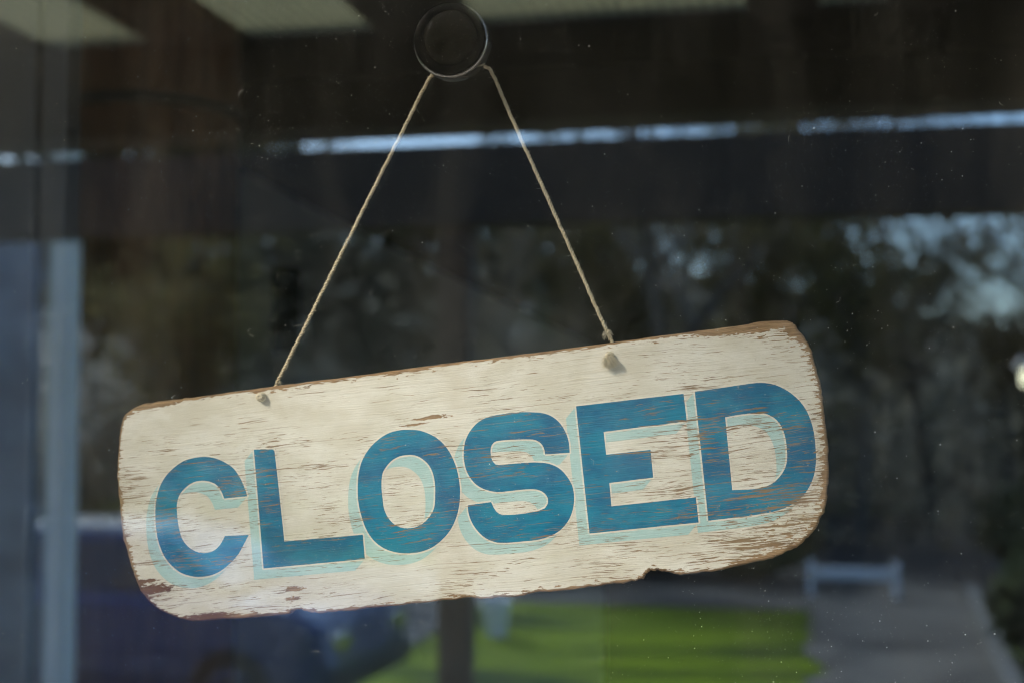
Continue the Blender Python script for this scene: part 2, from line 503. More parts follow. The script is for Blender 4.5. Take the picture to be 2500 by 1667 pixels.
t = thing('white_column', 'tall white painted column beyond the left end of the porch beam', 'column', (-4.055, -6.5, GZ - 0.02))
MB().lathe([(0.15, 0), (0.15, 0.12), (0.085, 0.16), (0.08, 4.2), (0.14, 4.25), (0.14, 4.4)], (0, 0, 0), 'Z', 32).obj('shaft', M_white, t, smooth=True)
MB().box(-0.17, 0.17, -0.17, 0.17, 4.4, 4.5).obj('capital', M_white, t, bevel=0.01)
t = thing('boarded_screen', 'tall pale blue grey boarded screen left of the white column', 'screen', (-6.6, -6.9, GZ - 0.02))
for q in range(15):
    MB().box(q * 0.145, q * 0.145 + 0.138, 0.0, 0.022, 0.05, 3.35).obj('board', M_shed, t, bevel=0.004)
for z_ in (0.3, 1.7, 3.1):
    MB().box(0.0, 2.165, -0.06, -0.003, z_, z_ + 0.09).obj('rail', M_shed, t)
m, nt, p = new_mat('lit_lamp_glass')
p.inputs['Base Color'].default_value = (0.9, 0.82, 0.6, 1)
p.inputs['Emission Color'].default_value = (1.0, 0.82, 0.5, 1)
p.inputs['Emission Strength'].default_value = 2.2
M_lit = m
t = thing('garden_lantern', 'lit warm lantern on a slim dark post beside the path', 'lantern', (1.13, -7.0, GZ - 0.02))
MB().lathe([(0.06, 0), (0.06, 0.1), (0.025, 0.14), (0.022, 2.42), (0.06, 2.45), (0.06, 2.47)], (0, 0, 0), 'Z', 20).obj('lamp_post', M_iron, t, smooth=True)
MB().lathe([(0.0001, 2.475), (0.016, 2.475), (0.026, 2.50), (0.026, 2.545), (0.016, 2.57), (0.0001, 2.57)], (0, 0, 0), 'Z', 20).obj('lamp_glass', M_lit, t, smooth=True)
MB().lathe([(0.06, 2.572), (0.02, 2.63), (0.0001, 2.645)], (0, 0, 0), 'Z', 20).obj('lamp_cap', M_iron, t)

# ------------------------------------------------------------------ porch over the window
structure(MB().box(-6, 5, -5.0, -0.16, -0.18, 0.0).obj('deck', M_deck))
def sheet_mat(name, tone, clear):
    m, nt, p = new_mat(name)
    nt.t.nodes.remove(p)
    tc = nt.n('TexCoord')
    sx = nt.n('SeparateXYZ')
    nt.put(sx.inputs[0], tc.outputs['Object'])
    rib = nt.math('SINE', nt.math('MULTIPLY', sx.outputs[0], 2 * math.pi / 0.034))
    col = nt.mix(nt.ramp(rib, 0.1, 0.9), c4(tone), c4([v * 0.4 for v in tone]))      # flutes of the twin-wall sheet
    tl, df, tp = nt.n('BsdfTranslucent'), nt.n('BsdfDiffuse'), nt.n('BsdfTransparent')
    nt.put(tl.inputs[0], col)
    nt.put(df.inputs[0], col)
    tp.inputs[0].default_value = (0.96, 0.95, 0.90, 1)
    m1, m2 = nt.n('MixShader'), nt.n('MixShader')
    m1.inputs[0].default_value, m2.inputs[0].default_value = 0.35, clear
    k = nt.t.links.new
    k(tl.outputs[0], m1.inputs[1]); k(df.outputs[0], m1.inputs[2])
    k(m1.outputs[0], m2.inputs[1]); k(tp.outputs[0], m2.inputs[2])
    k(m2.outputs[0], nt.t.nodes['Material Output'].inputs[0])
    return m
M_clear = sheet_mat('unseen_clear_sheet', (0.30, 0.29, 0.25), 0.76)
M_opal = sheet_mat('opal_twin_wall_sheet', (0.60, 0.55, 0.38), 0.05)
roof = thing('porch_roof', 'porch roof of pale ribbed translucent panels between dark wide rafters', 'roof', (0, 0, 0))
strips = [(-2.95, -2.25), (-1.98, -1.66), (-1.42, -1.05), (-0.79, -0.12), (0.04, 0.21), (0.35, 1.1), (1.35, 2.1)]
edges = [-3.6] + [e for s in strips for e in s] + [2.5]
for a, b in strips:
    MB().box(a - 0.02, b + 0.02, -1.80, -0.16, 2.55, 2.553).obj('clear_panel', M_clear, roof)  # unseen stretch of roof, made clear to let sun reach the sign
    MB().box(a - 0.02, b + 0.02, -2.715, -1.804, 2.55, 2.553).obj('opal_panel', M_opal, roof)
for k in range(0, len(edges), 2):
    MB().box(edges[k], edges[k + 1], -2.715, -0.16, 2.52, 2.547).obj('rafter', M_wood, roof)
MB().box(-3.7, 2.6, -2.90, -2.72, 2.299, 2.62).obj('header_beam', M_wood, roof)
frame_o = thing('porch_frame', 'dark timber porch frame with outer beam and brown posts', 'porch', (0, 0, 0))
MB().box(-9.0, 7.0, -4.62, -4.46, 2.275, 2.588).obj('outer_beam', M_wood, frame_o)
for x in (-1.31, 2.9, -5.6):
    MB().box(x - 0.06, x + 0.06, -4.60, -4.48, 0.0, 2.275).obj('post', M_post, frame_o, bevel=0.006)

# ------------------------------------------------------------------ shop wall and the dark room behind the glass
wall = thing('shop_wall', 'painted shop wall round the window', 'wall', (0, 0, 0))
PX0, PX1, PZ0, PZ1 = -1.05, 0.75, 0.62, 2.22
MB().box(-6, PX0 - 0.07, -0.10, 0.10, GZ - 0.1, 3.3).obj('wall_panel', M_facade, wall)
MB().box(PX1 + 0.07, 5, -0.10, 0.10, GZ - 0.1, 3.3).obj('wall_panel', M_facade, wall)
MB().box(PX0 - 0.07, PX1 + 0.07, -0.10, 0.10, GZ - 0.1, PZ0 - 0.07).obj('wall_panel', M_facade, wall)
MB().box(PX0 - 0.07, PX1 + 0.07, -0.10, 0.10, PZ1 + 0.07, 3.3).obj('wall_panel', M_facade, wall)
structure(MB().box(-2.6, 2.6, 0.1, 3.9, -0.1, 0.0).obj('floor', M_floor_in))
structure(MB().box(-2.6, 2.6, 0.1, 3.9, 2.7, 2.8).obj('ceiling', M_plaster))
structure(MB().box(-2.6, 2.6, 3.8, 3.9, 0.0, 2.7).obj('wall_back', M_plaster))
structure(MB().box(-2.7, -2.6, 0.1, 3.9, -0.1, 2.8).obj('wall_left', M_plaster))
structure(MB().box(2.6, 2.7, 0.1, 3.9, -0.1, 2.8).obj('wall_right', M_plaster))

t = thing('wooden_column', 'round brown wooden column with a dark iron hoop inside the room', 'column', (-1.17, 1.6, 0.0))
MB().lathe([(0.165, 0), (0.165, 2.7)], (0, 0, 0), 'Z', 40).obj('shaft', M_column, t, smooth=True)
MB().lathe([(0.166, 2.085), (0.174, 2.087), (0.174, 2.106), (0.166, 2.108)], (0, 0, 0), 'Z', 40).obj('hoop', M_iron, t, smooth=True)
t = thing('sage_partition', 'sage green panelled partition with a sloping top inside the room', 'partition', (0, 2.4, 0.0))
MB().prism([(-1.37, 0), (-0.45, 0), (-0.45, 1.70), (-1.05, 1.995), (-1.37, 2.165)], 0, 0.06).obj('board', M_sage, t)
MB().box(-1.235, -1.165, -0.006, 0.0, 1.70, 1.90).obj('dark_inset', M_iron, t)
MB().add([(-1.40, -0.02, 2.18), (-0.45, -0.02, 1.70), (-0.45, 0.08, 1.70), (-1.40, 0.08, 2.18), (-1.40, -0.02, 2.22), (-0.45, -0.02, 1.74), (-0.45, 0.08, 1.74), (-1.40, 0.08, 2.22)],
         [(0, 1, 5, 4), (1, 2, 6, 5), (2, 3, 7, 6), (3, 0, 4, 7), (4, 5, 6, 7), (3, 2, 1, 0)]).obj('cap_rail', M_wood, t)
t = thing('inner_door_frame', 'grey painted door stile standing just inside the glass at the left', 'door frame', (-0.80, 0.5, 0.0))
MB().box(-0.06, 0.045, 0, 0.05, 0, 2.4).obj('stile', M_frame, t, bevel=0.004)
MB().box(0.047, 0.075, 0.01, 0.04, 0, 2.4).obj('stop_bead', M_frame, t, bevel=0.003)
M_chrome_dark = plain('smoky_bright_plastic', (0.42, 0.42, 0.40), 0.22, 0.75, 1.0)
BOARD = [[-221.9,24.9],[-219.9,35.4],[-218.8,42.0],[-217.1,49.5],[-215.8,52.9],[-213.9,55.8],[-211.2,58.2],[-206.2,60.4],[-201.2,61.6],[-195.4,62.1],[-181.0,62.0],[-171.4,62.0],[-160.0,62.3],[-147.7,62.5],[-133.6,62.7],[-119.6,62.8],[-102.7,63.0],[-74.5,63.1],[-44.0,63.5],[-24.0,63.8],[-6.6,64.0],[23.2,63.8],[50.1,64.0],[81.5,64.3],[110.1,64.7],[138.2,64.9],[166.0,65.3],[184.4,65.3],[187.9,64.5],[190.8,62.4],[192.7,59.4],[196.4,52.5],[198.8,45.7],[199.5,40.1],[200.3,33.4],[201.2,27.9],[201.6,21.9],[201.4,14.4],[201.2,6.6],[201.2,-4.5],[200.5,-13.5],[199.7,-22.0],[198.6,-26.9],[197.2,-34.3],[194.7,-42.5],[192.1,-45.9],[188.3,-51.9],[183.1,-56.2],[177.4,-60.1],[170.9,-62.4],[163.8,-64.8],[155.7,-66.1],[145.0,-67.5],[133.2,-68.8],[123.5,-69.4],[113.9,-69.4],[107.6,-68.2],[103.4,-66.9],[99.2,-65.9],[95.4,-66.0],[93.0,-67.7],[90.6,-69.6],[87.8,-70.4],[81.2,-71.2],[74.6,-71.2],[62.8,-71.7],[52.5,-72.3],[37.4,-72.6],[31.3,-72.0],[22.0,-73.4],[9.0,-73.4],[-3.6,-73.1],[-8.7,-71.8],[-18.0,-72.0],[-34.8,-72.5],[-55.9,-72.6],[-77.2,-73.3],[-93.3,-73.1],[-102.0,-73.3],[-107.3,-72.3],[-112.5,-70.1],[-116.8,-70.0],[-121.4,-72.1],[-142.3,-72.1],[-162.2,-71.8],[-170.3,-71.8],[-178.6,-71.5],[-186.9,-70.1],[-192.3,-67.9],[-197.7,-65.4],[-203.1,-62.3],[-208.3,-57.7],[-211.4,-53.5],[-213.8,-49.4],[-215.7,-44.7],[-217.8,-36.7],[-219.0,-31.3],[-220.1,-26.0],[-221.8,-16.4],[-222.2,-4.0],[-222.3,8.4],[-222.3,17.3]]
LETTERS = {"C":[[[-139.3,-0.5],[-140.4,4.5],[-143.1,11.6],[-146.5,17.0],[-151.5,21.0],[-156.6,23.8],[-163.2,25.6],[-169.9,25.8],[-177.5,24.6],[-183.9,21.5],[-189.8,17.0],[-194.4,11.1],[-197.6,3.2],[-199.1,-4.9],[-199.4,-15.6],[-198.4,-23.2],[-195.8,-31.0],[-191.6,-37.0],[-186.0,-41.9],[-179.5,-44.5],[-172.8,-45.5],[-166.1,-44.9],[-159.8,-42.7],[-154.1,-39.1],[-148.3,-34.1],[-144.0,-28.2],[-140.5,-23.3],[-155.8,-22.7],[-157.4,-25.1],[-160.4,-28.6],[-164.7,-31.0],[-170.1,-31.5],[-175.4,-30.0],[-179.8,-26.8],[-183.3,-21.5],[-184.7,-14.4],[-185.0,-7.5],[-184.5,-0.6],[-182.1,4.9],[-177.6,8.8],[-172.7,11.2],[-167.2,11.6],[-162.0,10.4],[-158.1,8.1],[-155.5,4.1],[-154.0,-0.4]]],"L":[[[-132.4,26.7],[-120.2,25.5],[-119.5,24.2],[-118.7,-29.3],[-70.0,-29.9],[-70.2,-44.1],[-133.3,-44.0]]],"O":[[[-35.4,28.0],[-40.9,28.4],[-48.1,27.4],[-54.8,24.3],[-60.9,19.6],[-65.8,13.3],[-68.7,6.2],[-70.2,-1.8],[-70.7,-10.5],[-69.6,-19.4],[-67.3,-27.7],[-63.1,-34.5],[-57.2,-39.4],[-49.8,-42.3],[-43.0,-43.2],[-36.0,-43.0],[-28.8,-41.0],[-22.2,-37.0],[-16.8,-31.8],[-12.6,-24.9],[-10.0,-17.2],[-8.8,-9.3],[-9.2,0.1],[-10.8,7.6],[-13.8,14.6],[-18.7,20.8],[-24.5,24.8],[-29.9,27.1]],[[-36.9,13.5],[-42.6,13.3],[-47.7,11.4],[-51.9,7.8],[-54.4,4.0],[-55.7,-2.6],[-55.8,-9.3],[-55.5,-16.1],[-53.9,-20.9],[-50.8,-25.2],[-46.2,-28.0],[-41.4,-28.8],[-36.5,-28.3],[-31.4,-25.8],[-27.1,-21.5],[-25.1,-17.7],[-23.9,-11.1],[-23.4,-3.8],[-24.2,2.3],[-26.4,7.2],[-30.2,11.0],[-33.5,12.8]]],"S":[[[57.5,4.9],[57.6,11.0],[56.5,16.4],[53.8,22.0],[49.6,26.4],[44.5,28.9],[37.8,30.2],[29.8,31.0],[20.9,31.0],[13.3,30.4],[7.0,28.4],[1.7,24.3],[-2.3,18.7],[-4.2,12.2],[-4.6,5.6],[-3.1,-1.2],[0.4,-6.9],[5.4,-10.7],[12.7,-13.1],[21.5,-13.3],[29.6,-13.3],[35.6,-13.9],[39.5,-15.8],[41.8,-19.0],[41.8,-22.2],[39.8,-25.0],[35.6,-26.2],[27.4,-26.9],[18.0,-26.8],[13.3,-25.9],[10.6,-23.2],[8.7,-18.5],[-5.2,-19.0],[-5.2,-23.6],[-3.8,-29.1],[-1.2,-33.9],[3.1,-38.6],[8.9,-41.6],[14.9,-42.5],[24.3,-42.6],[33.8,-42.5],[41.4,-40.9],[47.7,-37.9],[53.0,-32.5],[56.0,-26.3],[57.2,-19.8],[56.8,-13.9],[54.4,-8.4],[50.9,-3.8],[45.9,-0.6],[40.0,1.0],[31.3,1.8],[22.5,2.0],[17.1,1.9],[13.7,2.7],[12.0,5.2],[11.5,9.3],[12.3,13.2],[14.8,15.6],[18.6,16.0],[26.7,15.6],[33.4,15.1],[38.7,14.0],[41.8,11.4],[43.1,7.9],[43.2,5.4]]],"E":[[[64.1,30.7],[125.7,30.9],[125.7,15.4],[78.2,14.5],[78.2,1.5],[103.6,1.6],[103.3,-14.0],[78.2,-14.5],[77.9,-27.7],[125.8,-27.4],[125.7,-41.4],[63.7,-41.7]]],"D":[[[132.1,31.4],[148.3,31.8],[159.2,32.2],[168.0,32.2],[175.2,30.6],[181.5,27.1],[186.9,22.1],[190.9,16.2],[193.3,9.2],[194.4,1.6],[194.3,-7.1],[193.6,-14.5],[191.6,-21.7],[188.2,-28.0],[183.6,-33.0],[177.8,-36.4],[170.9,-38.8],[160.0,-40.1],[146.5,-40.6],[131.2,-40.9]],[[147.2,15.3],[154.6,15.8],[162.7,15.8],[169.3,14.8],[174.3,11.6],[177.1,7.2],[178.5,2.0],[178.8,-4.8],[178.2,-11.5],[176.6,-16.1],[173.8,-19.9],[169.4,-23.5],[164.5,-25.3],[157.7,-26.0],[146.3,-25.4]]]}
# ------------------------------------------------------------------ the window pane
m, nt, p = new_mat('dusty_window_glass')
nt.t.nodes.remove(p)
tc = nt.n('TexCoord')
lw = nt.n('LayerWeight')
lw.inputs[0].default_value = 0.5
refl = nt.math('ADD', 0.15, nt.math('MULTIPLY', 0.85, nt.math('POWER', lw.outputs['Facing'], 5.0)))   # coated glass, both faces alike
gl, tp, df = nt.n('BsdfGlossy'), nt.n('BsdfTransparent'), nt.n('BsdfDiffuse')
gl.inputs['Color'].default_value = (0.72, 0.88, 1.0, 1)
gl.inputs['Roughness'].default_value = 0.0
tp.inputs[0].default_value = (0.99, 0.98, 0.965, 1)
df.inputs[0].default_value = (0.62, 0.56, 0.44, 1)
mp = nt.n('Mapping')
nt.put(mp.inputs[0], tc.outputs['Object'])
mp.inputs['Scale'].default_value = (9, 1, 2.0)
film = nt.noise(mp.outputs[0], 2.0, 6, 0.6)
fine = nt.noise(tc.outputs['Object'], 900.0, 2, 0.7)
film = nt.math('MULTIPLY', nt.ramp(film, 0.38, 0.72, 0.12, 1.5), nt.ramp(fine, 0.45, 0.75, 0.5, 1.7))
dirt = nt.math('MULTIPLY', film, 0.0105)
m1, m2 = nt.n('MixShader'), nt.n('MixShader')
L_ = nt.t.links.new
L_(refl, m1.inputs[0]); L_(tp.outputs[0], m1.inputs[1]); L_(gl.outputs[0], m1.inputs[2])
L_(dirt, m2.inputs[0]); L_(m1.outputs[0], m2.inputs[1]); L_(df.outputs[0], m2.inputs[2])
L_(m2.outputs[0], nt.t.nodes['Material Output'].inputs[0])
M_glass = m
win = thing('window', 'dusty shop window pane in a grey frame, reflecting porch, lawn and trees', 'window', (0, 0, 0))
MB().box(PX0, PX1, -0.004, 0.0, PZ0, PZ1).obj('pane', M_glass, win)
for nm, a in (('frame_stile', (PX0 - 0.06, PX0, PZ0 - 0.06, PZ1 + 0.06)), ('frame_stile', (PX1, PX1 + 0.06, PZ0 - 0.06, PZ1 + 0.06)),
              ('frame_rail', (PX0 + 0.0005, PX1 - 0.0005, PZ0 - 0.06, PZ0)), ('frame_rail', (PX0 + 0.0005, PX1 - 0.0005, PZ1, PZ1 + 0.06))):
    MB().box(a[0], a[1], -0.05, 0.04, a[2], a[3]).obj(nm, M_frame, win, bevel=0.003)

# ------------------------------------------------------------------ sign: outlines in millimetres on the board's own face
SIGN_AT, SIGN_TURN = (-0.1880, 0.014, 1.5182), R(6.3)

def smooth_loop(pts, corner=38.0, sub=5):
    """Catmull-Rom through the points; sharp corners stay sharp"""
    n, out = len(pts), []
    P = [Vector(p) for p in pts]
    sharp = []
    for i in range(n):
        a, b = P[i] - P[i - 1], P[(i + 1) % n] - P[i]
        sharp.append(math.degrees(a.angle(b)) > corner)
    for i in range(n):
        j = (i + 1) % n
        p1, p2 = P[i], P[j]
        d = (p2 - p1).length
        def tang(k, a, b, s):
            if s:
                return p2 - p1
            v = P[(k + 1) % n] - P[k - 1]
            return v.normalized() * d
        t1, t2 = tang(i, 0, 0, sharp[i]), tang(j, 0, 0, sharp[j])
        if sharp[i] and sharp[j]:
            t1 = t2 = p2 - p1
        for s in range(sub):
            t = s / sub
            h = (2 * t ** 3 - 3 * t ** 2 + 1, t ** 3 - 2 * t ** 2 + t, -2 * t ** 3 + 3 * t ** 2, t ** 3 - t ** 2)
            out.append(p1 * h[0] + t1 * h[1] + p2 * h[2] + t2 * h[3])
    return out

def area(l):
    return sum(l[i - 1].x * l[i].y - l[i].x * l[i - 1].y for i in range(len(l))) / 2

def ccw(l):
    return l if area(l) > 0 else l[::-1]

def fill(loops, extra=()):
    """triangles of outline loops[0] without the holes loops[1:]; extra interior points"""
    v, e = [], []
    faces = []
    for l in loops:
        l = ccw(l)
        o = len(v)
        v += l
        faces.append(list(range(o, o + len(l))))
    v += list(extra)
    rv, re_, rf, ov, oe, of = delaunay_2d_cdt(v, [], faces, 0, 1e-6)
    return rv, [f for f, s in zip(rf, of) if 0 in s and not any(k in s for k in range(1, len(loops)))]

def union(polys):
    v, faces = [], []
    for l in polys:
        if abs(area(l)) < 1e-4:
            continue
        l = ccw(l)
        o = len(v)
        v += l
        faces.append(list(range(o, o + len(l))))
    rv, re_, rf, ov, oe, of = delaunay_2d_cdt(v, [], faces, 0, 1e-5)
    return rv, [f for f, s in zip(rf, of) if s]

def grown(loops, g):
    v, f = fill(loops)
    polys = [[v[i] for i in q] for q in f]
    for l in loops:
        for i in range(len(l)):
            a, b = l[i - 1], l[i]
            d = b - a
            if d.length < 1e-6:
                continue
            nrm = Vector((-d.y, d.x)).normalized() * g
            polys.append([a - nrm, b - nrm, b + nrm, a + nrm])
            if i % 2 == 0:
                polys.append([b + Vector((math.cos(k * math.pi / 4), math.sin(k * math.pi / 4))) * g for k in range(8)])
    return union(polys)

def swept(loops, d):
    v, f = fill(loops)
    d = Vector(d)
    polys = [[v[i] + d for i in q] for q in f]
    for l in loops:
        for i in range(len(l)):
            a, b = l[i - 1], l[i]
            polys.append([a, b, b + d, a + d])
    return union(polys)

def seg_dist(p, loop):
    best = 1e9
    for i in range(len(loop)):
        a, b = loop[i - 1], loop[i]
        ab = b - a
        t = max(0.0, min(1.0, (p - a).dot(ab) / max(ab.length_squared, 1e-9)))
        q = (a + ab * t - p).length_squared
        if q < best:
            best = q
    return math.sqrt(best)

rr = random.Random(11)
outline = ccw(smooth_loop(BOARD, 60, 4))
worn = []
for i, p_ in enumerate(outline):
    a, b = outline[i - 1], outline[(i + 1) % len(outline)]
    nrm = Vector(((b - a).y, -(b - a).x)).normalized()
    amp = 0.30 if p_.y < -30 or abs(p_.x) > 170 else 0.14
    worn.append(p_ + nrm * rr.gauss(0, amp) * 0.7)
outline = worn
NB = len(outline)
onorm = []
for i in range(NB):
    d = outline[(i + 2) % NB] - outline[i - 2]
    onorm.append(Vector((d.y, -d.x)).normalized())

def with_edge(o, pts2d, board=False):
    at = o.data.attributes.new('edge', 'FLOAT', 'POINT')
    at.data.foreach_set('value', pts2d)

coarse = outline[::3]

# ------------------------------------------------------------------ weathered paint
def weathering():
    g = bpy.data.node_groups.new('weathered_paint', 'ShaderNodeTree')
    g.interface.new_socket('Edge', in_out='INPUT', socket_type='NodeSocketFloat')
    for nm, ty in (('Bare', 'NodeSocketFloat'), ('Wood', 'NodeSocketColor'), ('Mottle', 'NodeSocketFloat'), ('Fleck', 'NodeSocketFloat'), ('Height', 'NodeSocketFloat'), ('Grime', 'NodeSocketFloat')):
        g.interface.new_socket(nm, in_out='OUTPUT', socket_type=ty)
    t = NT(g)
    gi, go = t.n('GroupInput') if False else g.nodes.new('NodeGroupInput'), g.nodes.new('NodeGroupOutput')
    tc = t.n('TexCoord')
    s = t.n('SeparateXYZ')
    t.put(s.inputs[0], tc.outputs['Object'])
    X, Z = t.math('MULTIPLY', s.outputs[0], 1000.0), t.math('MULTIPLY', s.outputs[2], 1000.0)   # millimetres
    # grain runs along the board and waves a little
    w1 = t.noise(t.xyz(t.math('MULTIPLY', X, 0.012), t.math('MULTIPLY', Z, 0.03)), 1, 2)
    w2 = t.noise(t.xyz(t.math('MULTIPLY', X, 0.11), t.math('MULTIPLY', Z, 0.25), 3.3), 1, 2)
    Zw = t.math('ADD', Z, t.math('ADD', t.math('MULTIPLY', t.math('SUBTRACT', w1, 0.5), 7.0), t.math('MULTIPLY', t.math('SUBTRACT', w2, 0.5), 1.1)))
    # where the paint has cracked more
    reg = t.noise(t.xyz(t.math('MULTIPLY', X, 0.020), t.math('MULTIPLY', Z, 0.06), 9.0), 1, 2)
    low = t.ramp(Z, 48, 22)
    right = t.ramp(X, 40, 170)
    left = t.ramp(X, -90, -185)
    lowright = t.math('MULTIPLY', t.ramp(X, 95, 165), t.ramp(Z, -12, -42))
    dens = t.math('ADD', t.math('MULTIPLY', t.ramp(reg, 0.36, 0.64), 0.62), t.math('MULTIPLY', low, 0.28))
    dens = t.math('ADD', dens, t.math('MULTIPLY', right, 0.22))
    dens = t.math('ADD', dens, t.math('MULTIPLY', t.math('MULTIPLY', left, low), 0.20))
    dens = t.math('ADD', dens, t.math('MULTIPLY', lowright, 0.45))
    def cracks(sx, sz, seed, t0, k, soft):
        n = t.noise(t.xyz(t.math('MULTIPLY', X, sx), t.math('MULTIPLY', Zw, sz), seed), 1, 2.5, 0.55)
        th = t.math('SUBTRACT', t0, t.math('MULTIPLY', dens, k))
        return t.ramp(n, th, t.math('ADD', th, soft))
    c1 = cracks(0.062, 1.35, 1.7, 0.735, 0.125, 0.02)
    c2 = cracks(0.10, 1.9, 5.1, 0.738, 0.125, 0.025)
    c3 = cracks(0.026, 1.35, 8.4, 0.74, 0.115, 0.018)
    c4_ = cracks(0.013, 2.3, 18.4, 0.70, 0.075, 0.05)
    crack = t.math('MAXIMUM', t.math('MAXIMUM', c1, c2), t.math('MAXIMUM', c3, t.math('MULTIPLY', c4_, 0.6)))
    # paint flaked off in patches towards the lower right corner
    fl = t.noise(t.xyz(t.math('MULTIPLY', X, 0.28), t.math('MULTIPLY', Zw, 0.65), 2.2), 1, 3, 0.6)
    flake = t.ramp(fl, t.math('SUBTRACT', 0.86, t.math('MULTIPLY', lowright, 0.25)), t.math('SUBTRACT', 0.88, t.math('MULTIPLY', lowright, 0.25)))
    # edges rubbed down to the wood, in ragged strokes along the grain
    en = t.noise(t.xyz(t.math('MULTIPLY', X, 0.13), t.math('MULTIPLY', Zw, 0.65), 6.0), 1, 4, 0.6)
    en2 = t.noise(t.xyz(t.math('MULTIPLY', X, 0.02), t.math('MULTIPLY', Z, 0.02), 4.0), 1, 1)
    reach = t.math('ADD', t.math('MULTIPLY', t.ramp(en, 0.40, 0.78), 6.5), t.math('MULTIPLY', t.ramp(en2, 0.45, 0.7), 2.0))
    reach = t.math('MULTIPLY', t.math('ADD', reach, 0.35), t.ramp(X, 130, 185, 0.75, 1.55))
    edge = t.ramp(t.math('SUBTRACT', reach, gi.outputs['Edge']), -0.1, 0.25)
    # single chips
    en3 = t.noise(t.xyz(t.math('MULTIPLY', X, 0.30), t.math('MULTIPLY', Zw, 1.1), 41.0), 1, 3, 0.65)
    chip = None
    for cx, cz, rx, rz, wob in ((-172, -71.5, 20, 4.6, 0.5), (-207, -50.5, 15, 2.6, 0.9), (-214, -45.8, 13, 1.2, 0.5), (-116, -57.5, 6.5, 1.4, 1.0), (-117, -63, 4.5, 1.3, 1.0),
                                (-22, 33.2, 11, 1.0, 0.8), (165, 62.6, 30, 2.0, 0.6), (-197, 61.5, 22, 2.0, 0.6), (110, 64.5, 34, 0.8, 0.7), (-33, 30.3, 8, 0.7, 0.8), (96, -69.0, 8, 2.0, 0.7)):
        q = t.math('SQRT', t.math('ADD', t.math('POWER', t.math('DIVIDE', t.math('SUBTRACT', X, cx), rx), 2.0), t.math('POWER', t.math('DIVIDE', t.math('SUBTRACT', Zw, cz), rz), 2.0)))
        q = t.math('ADD', q, t.math('MULTIPLY', t.math('SUBTRACT', en3, 0.5), wob * 3.2))
        k = t.ramp(q, 1.0, 0.93)
        chip = k if chip is None else t.math('MAXIMUM', chip, k)
    bare = t.math('MAXIMUM', t.math('MAXIMUM', crack, flake), t.math('MAXIMUM', edge, chip))
    # bare wood
    gr = t.noise(t.xyz(t.math('MULTIPLY', X, 0.05), t.math('MULTIPLY', Zw, 2.2), 7.0), 1, 4, 0.65)
    wood = t.mix(t.ramp(gr, 0.3, 0.7), c4((0.19, 0.115, 0.06)), c4((0.48, 0.31, 0.17)))
    pat = t.noise(t.xyz(t.math('MULTIPLY', X, 0.06), t.math('MULTIPLY', Z, 0.15), 12.0), 1, 2)
    wood = t.mix(t.math('MULTIPLY', t.ramp(pat, 0.5, 0.7), 0.55), wood, c4((0.10, 0.05, 0.027)))
    redchip = t.math('MULTIPLY', t.ramp(X, -150, -165), t.ramp(Z, -38, -48))
    wood = t.mix(t.math('MULTIPLY', redchip, 0.75), wood, c4((0.115, 0.038, 0.024)))
    inside = t.math('SUBTRACT', crack, t.math('MAXIMUM', edge, chip), clamp=True)
    wood = t.mix(t.math('MULTIPLY', inside, 0.7), wood, c4((0.27, 0.185, 0.11)))
    mott = t.noise(t.xyz(t.math('MULTIPLY', X, 0.028), t.math('MULTIPLY', Z, 0.05), 1.0), 1, 5, 0.6)
    fk = t.noise(t.xyz(t.math('MULTIPLY', X, 1.3), t.math('MULTIPLY', Z, 1.6), 15.0), 1, 2, 0.6)
    fkr = t.noise(t.xyz(t.math('MULTIPLY', X, 0.05), t.math('MULTIPLY', Z, 0.07), 25.0), 1, 2)
    fleck = t.ramp(t.math('ADD', fk, t.math('MULTIPLY', t.math('SUBTRACT', fkr, 0.5), 0.35)), 0.705, 0.75)
    line = t.noise(t.xyz(t.math('MULTIPLY', X, 0.02), t.math('MULTIPLY', Zw, 1.3), 31.0), 1, 3, 0.6)
    grime = t.ramp(line, 0.54, 0.76)
    h = line
    for nm, so in (('Bare', bare), ('Wood', wood), ('Mottle', mott), ('Fleck', fleck), ('Height', h), ('Grime', grime)):
        t.put(go.inputs[nm], so)
    return g
WEATHER = weathering()

def paint_mat(name, a, b, fleck_col, fleck_amt, grime_col, grime_amt):
    m, t, p = new_mat(name)
    gn = t.n('Group')
    gn.node_tree = WEATHER
    at = t.n('Attribute', attribute_name='edge')
    t.put(gn.inputs['Edge'], at.outputs['Fac'])
    col = t.mix(t.ramp(gn.outputs['Mottle'], 0.36, 0.64), c4(a), c4(b))
    col = t.mix(t.math('MULTIPLY', gn.outputs['Grime'], grime_amt), col, c4(grime_col))
    col = t.mix(t.math('MULTIPLY', gn.outputs['Fleck'], fleck_amt), col, c4(fleck_col))
    col = t.mix(gn.outputs['Bare'], col, gn.outputs['Wood'])
    t.put(p.inputs['Base Color'], col)
    t.put(p.inputs['Roughness'], t.ramp(gn.outputs['Bare'], 0, 1, 0.55, 0.9))
    p.inputs['Specular IOR Level'].default_value = 0.35
    bn = t.n('Bump')
    bn.inputs['Strength'].default_value = 0.8
    bn.inputs['Distance'].default_value = 0.0004
    t.put(bn.inputs['Height'], gn.outputs['Height'])
    t.put(p.inputs['Normal'], bn.outputs[0])
    return m
M_cream = paint_mat('cream_paint', (0.70, 0.655, 0.55), (0.82, 0.785, 0.70), (0.80, 0.75, 0.60), 0.2, (0.46, 0.38, 0.24), 0.45)
M_key = paint_mat('cream_keyline_paint', (0.78, 0.74, 0.63), (0.84, 0.81, 0.71), (0.82, 0.80, 0.70), 0.2, (0.52, 0.45, 0.32), 0.3)
